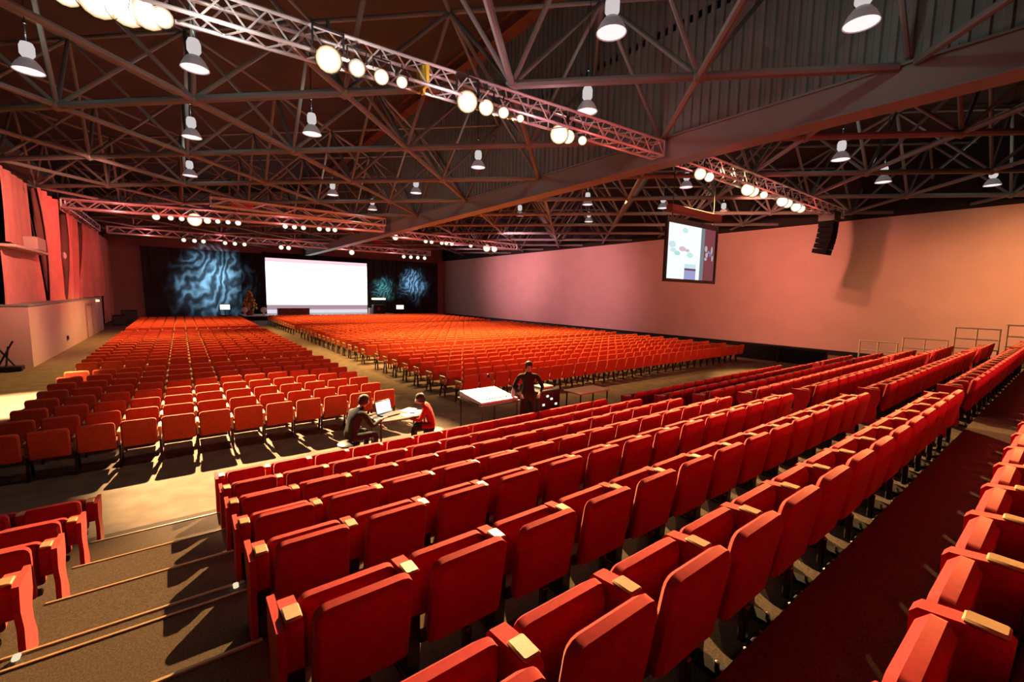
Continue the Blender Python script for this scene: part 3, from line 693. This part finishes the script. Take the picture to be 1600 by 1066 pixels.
pn(.36, .60, 0, .17, 3, -.004); pn(.36, .60, .17, .21, 4, -.006); pn(.36, .60, .21, .29, 5, -.004)
blob(.30, .56, .07, .045, 6); blob(.40, .54, .05, .03, 6, -.006); blob(.20, .47, .06, .04, 7, -.005); blob(.46, .46, .07, .05, 8); blob(.10, .62, .07, .06, 5); blob(.12, .52, .06, .04, 9, -.005)
blob(.34, .90, .06, .05, 9, -.004)
for (cx, cz, rx, rz, mi) in ((.80, .62, .03, .06, 10), (.82, .50, .03, .05, 10), (.86, .56, .03, .03, 11), (.93, .60, .018, .08, 10), (.90, .52, .02, .05, 12), (.95, .45, .018, .06, 10), (.80, .42, .03, .03, 10)):
    blob(cx, cz, rx, rz, mi, -.006)
EM = [emit('screen_%s' % n_, c, s) for n_, c, s in (('ice', (.92, 1, .98), 1.05), ('shade', (.32, .36, .42), .6), ('maroon', (.22, .055, .065), 1), ('slate', (.35, .36, .62), 1),
      ('plum', (.16, .07, .16), 1), ('haze', (.62, .80, .84), 1), ('rose', (.72, .50, .60), 1), ('mint', (.42, .80, .68), 1), ('aqua', (.55, .86, .78), 1), ('teal', (.60, .84, .84), 1),
      ('silver', (.48, .44, .44), 1), ('steel', (.25, .25, .40), 1), ('indigo', (.2, .2, .5), 1))]
b.build('picture', EM, sc)
b = MB(); b.cbox((.1, 0, SH + .52), (3.7, .28, .28), .03); b.build('hanging_bar', mat('dull_red_bar', (.16, .05, .04), .6), sc)
for x in (-1.5, 1.5):
    b = MB(); b.tube((x, 0, SH + .2), (x, 0, 10.75 - CZ - .74), .02, 6); b.build('cable', black_metal, sc)

ls = empty('line_array', (25.15, 7.95, CZ + 3.9), 'curved black hanging loudspeaker column in front of the pale wall', 'loudspeaker')
b = MB(); b.cbox((0, 0, .12), (.8, .7, .5), .03); b.build('flying_frame', black_metal, ls)
for i in range(6):
    a = math.radians(1 + i * 2.0); y_ = .007 * i * i
    R = Matrix.Rotation(a, 3, 'X')
    b = MB(); b.prism([(-.30, -.125), (.32, -.10), (.32, .10), (-.30, .125)], -.36, .36); b.v = [tuple(R @ Vector(v)) for v in b.v]
    cab = b.build('cabinet', speaker_black, ls, (0, y_, -.27 - .25 * i), False)
    b = MB(); b.box((0, -.31, 0), (.62, .012, .19), ); b.v = [tuple(R @ Vector(v)) for v in b.v]; b.build('grille', speaker_black, cab)
for (y0, y1, zt, lab) in ((5.6, 4.35, TREAD[5], 'lowest'), (4.25, 2.95, TREAD[4], 'second lowest'), (2.85, 1.7, TREAD[2] + .05, 'second highest'), (1.6, .3, TREAD[1], 'highest')):
    r = empty('guard_rail', (21.9 + .5, (y0 + y1) / 2, zt), '%s grey guard rail at the wall end of the raised rows' % lab, 'rail', 'guard rails at the wall end')
    ln = y0 - y1; ht = 1.08
    for s_ in (-ln / 2 + .03, ln / 2 - .03):
        b = MB(); b.tube((0, s_, 0), (0, s_, ht), .025, 8); b.build('post', rail_m, r)
    b = MB(); b.tube((0, 0, 0), (0, 0, ht), .022, 8); b.build('post', rail_m, r)
    for z in (.35, .7, ht):
        b = MB(); b.tube((0, -ln / 2, z), (0, ln / 2, z), .025, 8); b.build('bar', rail_m, r)
br_ = empty('crowd_barrier', (23.6, 9.1, 0), 'low black barrier between the floor seats and the pale wall', 'barrier')
b = MB(); b.cbox((0, 0, .80), (.08, 4.2, .06), .01); b.build('top_bar', black_metal, br_)
b = MB(); b.cbox((0, 0, .40), (.04, 4.1, .70), .01); b.build('panel', black_cloth, br_)
for s_ in (-2.05, 0, 2.05):
    b = MB(); b.cbox((.0, s_, .40), (.10, .08, .80), .01); b.build('post', black_metal, br_)

# ------------------------------------------------------------------ technicians and their desks
def skin_body(name, pts, edges, radii, root, mats, picker):
    me = bpy.data.meshes.new(name); me.from_pydata(pts, edges, []); o = bpy.data.objects.new(name, me); COL.objects.link(o)
    sk = o.modifiers.new('skin', 'SKIN'); ss = o.modifiers.new('sub', 'SUBSURF'); ss.levels = 1; ss.render_levels = 1
    lay = me.skin_vertices[0].data if me.skin_vertices else None
    if lay is None:
        me.skin_vertices.new(); lay = me.skin_vertices[0].data
    for i, r in enumerate(radii):
        lay[i].radius = r if isinstance(r, tuple) else (r, r); lay[i].use_root = (i == root)
    dg = bpy.context.evaluated_depsgraph_get(); ev = o.evaluated_get(dg)
    m2 = bpy.data.meshes.new_from_object(ev); bpy.data.objects.remove(o)
    for m_ in mats: m2.materials.append(m_)
    for p in m2.polygons: p.material_index = picker(p.center); p.use_smooth = True
    return m2
def person(loc, rz, pose, shirt, trousers, label):
    """pose: dict of joints in a frame facing +Y, feet near the origin"""
    J = pose; pts, edges, rad = [], [], []
    def v(p, r, frm=None):
        pts.append(tuple(p)); rad.append(r)
        if frm is not None: edges.append((frm, len(pts) - 1))
        return len(pts) - 1
    V_ = lambda k: Vector(J[k])
    pel = v(V_('pelvis'), (.15, .11)); wst = v(V_('pelvis').lerp(V_('chest'), .5), (.14, .10), pel); ch = v(V_('chest'), (.165, .115), wst)
    nk = v(V_('neck'), .058, ch); hd = V_('head'); fwd = Vector(J.get('look', (0, 1, -.1))).normalized()
    jaw = v(V_('neck').lerp(hd, .45) + fwd * .02, .06, nk); h1 = v(hd, (.078, .095), jaw); h2 = v(hd + Vector((0, 0, .075)) - fwd * .01, (.065, .08), h1)
    v(hd + fwd * .105 - Vector((0, 0, .015)), .014, h1)
    for s_ in ('L', 'R'):
        sh = v(V_('sh' + s_), .062, ch); el = v(V_('el' + s_), .045, sh); wr_ = v(V_('wr' + s_), .030, el)
        dr = (V_('wr' + s_) - V_('el' + s_)).normalized(); sd = dr.cross(Vector((0, 0, 1)))
        sd = sd.normalized() if sd.length > .1 else Vector((1, 0, 0))
        pm = v(V_('wr' + s_) + dr * .06, (.032, .016), wr_)
        for k, (o_, l_) in enumerate(((-.027, .062), (-.009, .075), (.009, .07), (.027, .055))):
            f1 = v(V_('wr' + s_) + dr * .10 + sd * o_, .009, pm); v(V_('wr' + s_) + dr * (.10 + l_) + sd * o_ * 1.1 - Vector((0, 0, .025)), .007, f1)
        v(V_('wr' + s_) + dr * .075 + sd * (.06 if s_ == 'L' else -.06) - Vector((0, 0, .015)), .009, pm)
        hp = v(V_('hp' + s_), .085, pel); kn = v(V_('kn' + s_), .062, hp); an = v(V_('an' + s_), .042, kn)
        v(V_('an' + s_) + fwd.to_2d().to_3d().normalized() * .15 + Vector((0, 0, -.035)), .035, an)
    hz = V_('neck').z + .015; pz = V_('pelvis').z
    wrs = [V_('wrL'), V_('wrR')]; legs = [V_('knL'), V_('knR'), V_('anL'), V_('anR')]
    def pick(c):
        if c.z > hz or min((c - w_).length for w_ in wrs) < .0 or any((c - w_).dot((w_ - V_('el' + s_)).normalized()) > .0 and (c - w_).length < .2 for w_, s_ in zip(wrs, 'LR')): return 0
        if c.z < pz - .02 or min((c - l).length for l in legs) < .16: return 2
        return 1
    m2 = skin_body('body', pts, edges, rad, pel, [skin_m, shirt, trousers], pick)
    r = empty('person', loc, label, 'person', rz=rz); link('body', m2, r)
    b_ = MB(); rings = []
    for t_, rr in ((-.06, .082), (-.01, .098), (.04, .099), (.08, .088), (.105, .066), (.12, .038), (.126, .006)):
        rings.append([hd + Vector((0, 0, t_)) - fwd * (.03 if t_ < .04 else .012) + Vector((rr * .9 * math.cos(2 * PI * i / 14), rr * math.sin(2 * PI * i / 14), 0)) for i in range(14)])
    b_.rings(rings); b_.build('hair', hair_m, r)
    return r
STAND = dict(pelvis=(0, 0, .93), chest=(0, .02, 1.28), neck=(0, .03, 1.45), head=(0, .05, 1.575), look=(0, 1, -.35),
             shL=(-.20, .01, 1.37), elL=(-.34, .02, 1.10), wrL=(-.24, .22, 1.0), shR=(.20, .01, 1.37), elR=(.34, .02, 1.10), wrR=(.24, .22, 1.0),
             hpL=(-.10, 0, .86), knL=(-.12, .03, .48), anL=(-.12, 0, .07), hpR=(.10, 0, .86), knR=(.12, .03, .48), anR=(.12, 0, .07))
SIT = dict(pelvis=(0, 0, .52), chest=(0, .16, .84), neck=(0, .24, .99), head=(0, .32, 1.09), look=(0, 1, -.5),
           shL=(-.20, .18, .92), elL=(-.26, .30, .68), wrL=(-.20, .52, .74), shR=(.20, .18, .92), elR=(.26, .30, .68), wrR=(.20, .52, .74),
           hpL=(-.10, .04, .50), knL=(-.14, .45, .50), anL=(-.14, .42, .07), hpR=(.10, .04, .50), knR=(.14, .45, .50), anR=(.14, .42, .07))
dark_shirt = mat('black_shirt', (.006, .006, .009), .9); red_shirt = mat('red_shirt', (.32, .02, .02), .9); dark_trs = mat('dark_trousers', (.015, .015, .02), .9); green_coat = mat('dark_coat', (.008, .012, .010), .9)
def S(p, k): return {a: (tuple(c * k for c in b_) if a != 'look' else b_) for a, b_ in p.items()}
person((6.12, 7.42, 0), math.radians(150), S(STAND, .97), dark_shirt, dark_trs, 'person in a black shirt standing beside the lit mixing desk, looking down')
person((2.27, 7.75, 0), math.radians(-75), S(SIT, 1.03), green_coat, dark_trs, 'person in a dark coat sitting hunched at the laptop table')
person((3.95, 7.72, 0), math.radians(60), S(SIT, .92), red_shirt, dark_trs, 'person with dark hair in a red shirt sitting at the laptop table')
def stool(loc, label, h_=.42):
    r = empty('stool', loc, label, 'stool', 'technicians stools')
    b_ = MB(); b_.lathe([(.02, h_ - .05), (.19, h_ - .05), (.2, h_ - .02), (.17, h_), (.01, h_)], 14); b_.build('seat', black_metal, r)
    for a in (45, 135, 225, 315):
        c, s_ = math.cos(math.radians(a)), math.sin(math.radians(a))
        b_ = MB(); b_.tube((.1 * c, .1 * s_, h_ - .05), (.2 * c, .2 * s_, 0), .014, 6); b_.build('leg', black_metal, r)
stool((2.27, 7.75, 0), 'black stool under the person in the dark coat', .43); stool((3.95, 7.72, 0), 'black stool under the person in the red shirt', .38)
def table(loc, w_, d_, h_, label, top_m, rz=0, name='desk'):
    r = empty(name, loc, label, 'desk', None, rz)
    b_ = MB(); b_.cbox((0, 0, h_ - .02), (w_, d_, .04), .01); b_.build('tabletop', top_m, r)
    for sx in (-1, 1):
        for sy in (-1, 1):
            b_ = MB(); b_.tube((sx * (w_ / 2 - .06), sy * (d_ / 2 - .06), 0), (sx * (w_ / 2 - .06), sy * (d_ / 2 - .06), h_ - .04), .02, 6); b_.build('leg', black_metal, r)
    return r
table((3.30, 8.0, 0), 1.0, .62, .72, 'small black table holding the laptop and papers', black_metal)
lt = empty('laptop', (3.14, 8.08, .72), 'open laptop with a glowing white screen on the black table', 'laptop', rz=math.radians(20))
b = MB(); b.cbox((0, 0, .012), (.36, .25, .022), .005); b.build('keyboard_base', black_metal, lt)
Rl = Matrix.Rotation(math.radians(-15), 3, 'X')
b = MB(); b.cbox((0, .16, .14), (.38, .015, .26), .004, Rl); b.build('lid', black_metal, lt)
b = MB(); b.box((0, .150, .14), (.35, .008, .22), Rl); b.build('screen', emit('laptop_screen', (.95, .98, 1), 2.0), lt)
for k, (x, y, a, lab) in enumerate(((3.48, 7.85, 12, 'white paper sheet in front of the laptop'), (3.65, 7.98, -8, 'white paper sheet beside the person in red'), (3.6, 8.2, 30, 'bluish white paper sheet at the back of the black table'))):
    b = MB(); b.cbox((0, 0, .006), (.30, .21, .010), .003); o = tag(b.build('paper', paper_m, loc=(x, y, .72)), lab, 'paper'); o.rotation_euler = (0, 0, math.radians(a))
table((5.42, 7.95, 0), 1.05, 1.0, .78, 'large dark desk under the brightly lit mixing console', black_metal)
mx = empty('mixing_console', (5.42, 7.97, .78), 'white lit lighting console with two bright sheets on the dark desk', 'console')
b = MB(); b.prism([(-.46, 0), (.46, 0), (.46, .14), (-.46, .05)], -.48, .48); b.build('casing', paper_m, mx, smooth=False)
Rm = Matrix.Rotation(math.atan2(.09, .92), 3, 'X')
for x in (-.22, .16):
    b = MB(); b.box((x, .12, .118), (.32, .44, .012), Rm); b.build('lit_panel', emit('console_panel', (1, .98, .9), 1.6), mx)
for i in range(10):
    b = MB(); b.box((-.40 + i * .075, -.3, .072), (.02, .05, .02), Rm); b.build('fader', black_metal, mx)
lp = empty('desk_lamp', (5.80, 8.36, .78), 'small gooseneck desk lamp lighting the console', 'lamp')
b = MB(); b.lathe([(.06, 0), (.06, .02), (.01, .03)], 10); b.tube((0, 0, .02), (0, 0, .40), .008, 6); b.tube((0, 0, .40), (-.2, -.1, .46), .008, 6); b.build('stem', black_metal, lp)
b = MB(); b.lathe([(.02, .04), (.05, -.03), (.045, -.03)], 10, (-.2, -.1, .45)); b.build('shade', black_metal, lp)
spot('desk_lamp_light', (5.63, 8.30, 1.20), (5.4, 8.0, .85), 18, (1, .95, .8), 130, .5, .03)
table((8.2, 7.55, 0), 1.1, .6, .74, 'tan topped table behind the front raised row', table_tan)
rk = empty('equipment_rack', (7.0, 7.95, 0), 'black equipment rack with small lights right of the standing person', 'rack')
b = MB(); b.cbox((0, 0, .42), (.7, .6, .84), .02); b.build('case', black_metal, rk)
for i, (x, z) in enumerate(((-.2, .5), (.05, .62), (.2, .48), (-.08, .7))):
    b = MB(); b.cbox((x, -.31, z), (.07, .02, .05), .006); b.build('indicator_light', emit('indicator', (1, .8, .65), 1.6), rk)
b = MB(); b.cbox((.05, 0, .87), (.4, .3, .06), .01); b.build('mixer', paper_m, rk)
for (x, y, z, lab) in ((6.56, 7.66, .0, 'white bottle standing on the floor by the equipment rack'), (5.95, 7.62, .80, 'white bottle on the corner of the console desk'), (4.72, 7.7, .0, 'pale bottle standing on the floor left of the console desk')):
    b = MB(); b.lathe([(.035, 0), (.04, .02), (.04, .16), (.018, .21), (.016, .25), (.0, .25)], 10)
    tag(b.build('bottle', paper_m, loc=(x if z == 0 else 5.85, y, z)), lab, 'bottle')

b = MB(); b.box((0, 0, 0), (.06, .46, .46)); b.box((0, 0, -.26), (.05, .12, .10)); tag(b.build('truss_sling', mat('yellow_sling', (.75, .5, .05), .6), loc=(4.1, 8.53, TZ)), 'yellow sling wrapped round the near truss', 'sling')
for x, y, w_, h_, lab in ((-4.0, 47.0, .9, .8, 'black case on the floor by the left drapes'), (-3.6, 49.5, 1.0, 1.1, 'taller black case on the floor beside the stage drape')):
    r = empty('flight_case', (x, y, 0), lab, 'case')
    b = MB(); b.cbox((0, 0, h_ / 2 + .06), (w_, .7, h_ - .1), .03); b.build('body', black_metal, r)
    b = MB(); b.cbox((0, 0, h_ + .03), (w_ + .02, .72, .06), .02); b.build('lid', black_metal, r)
    for sx in (-1, 1):
        b = MB(); b.lathe([(.05, 0), (.05, .06), (.0, .06)], 8, (sx * w_ * .4, 0, 0)); b.build('caster', black_metal, r)
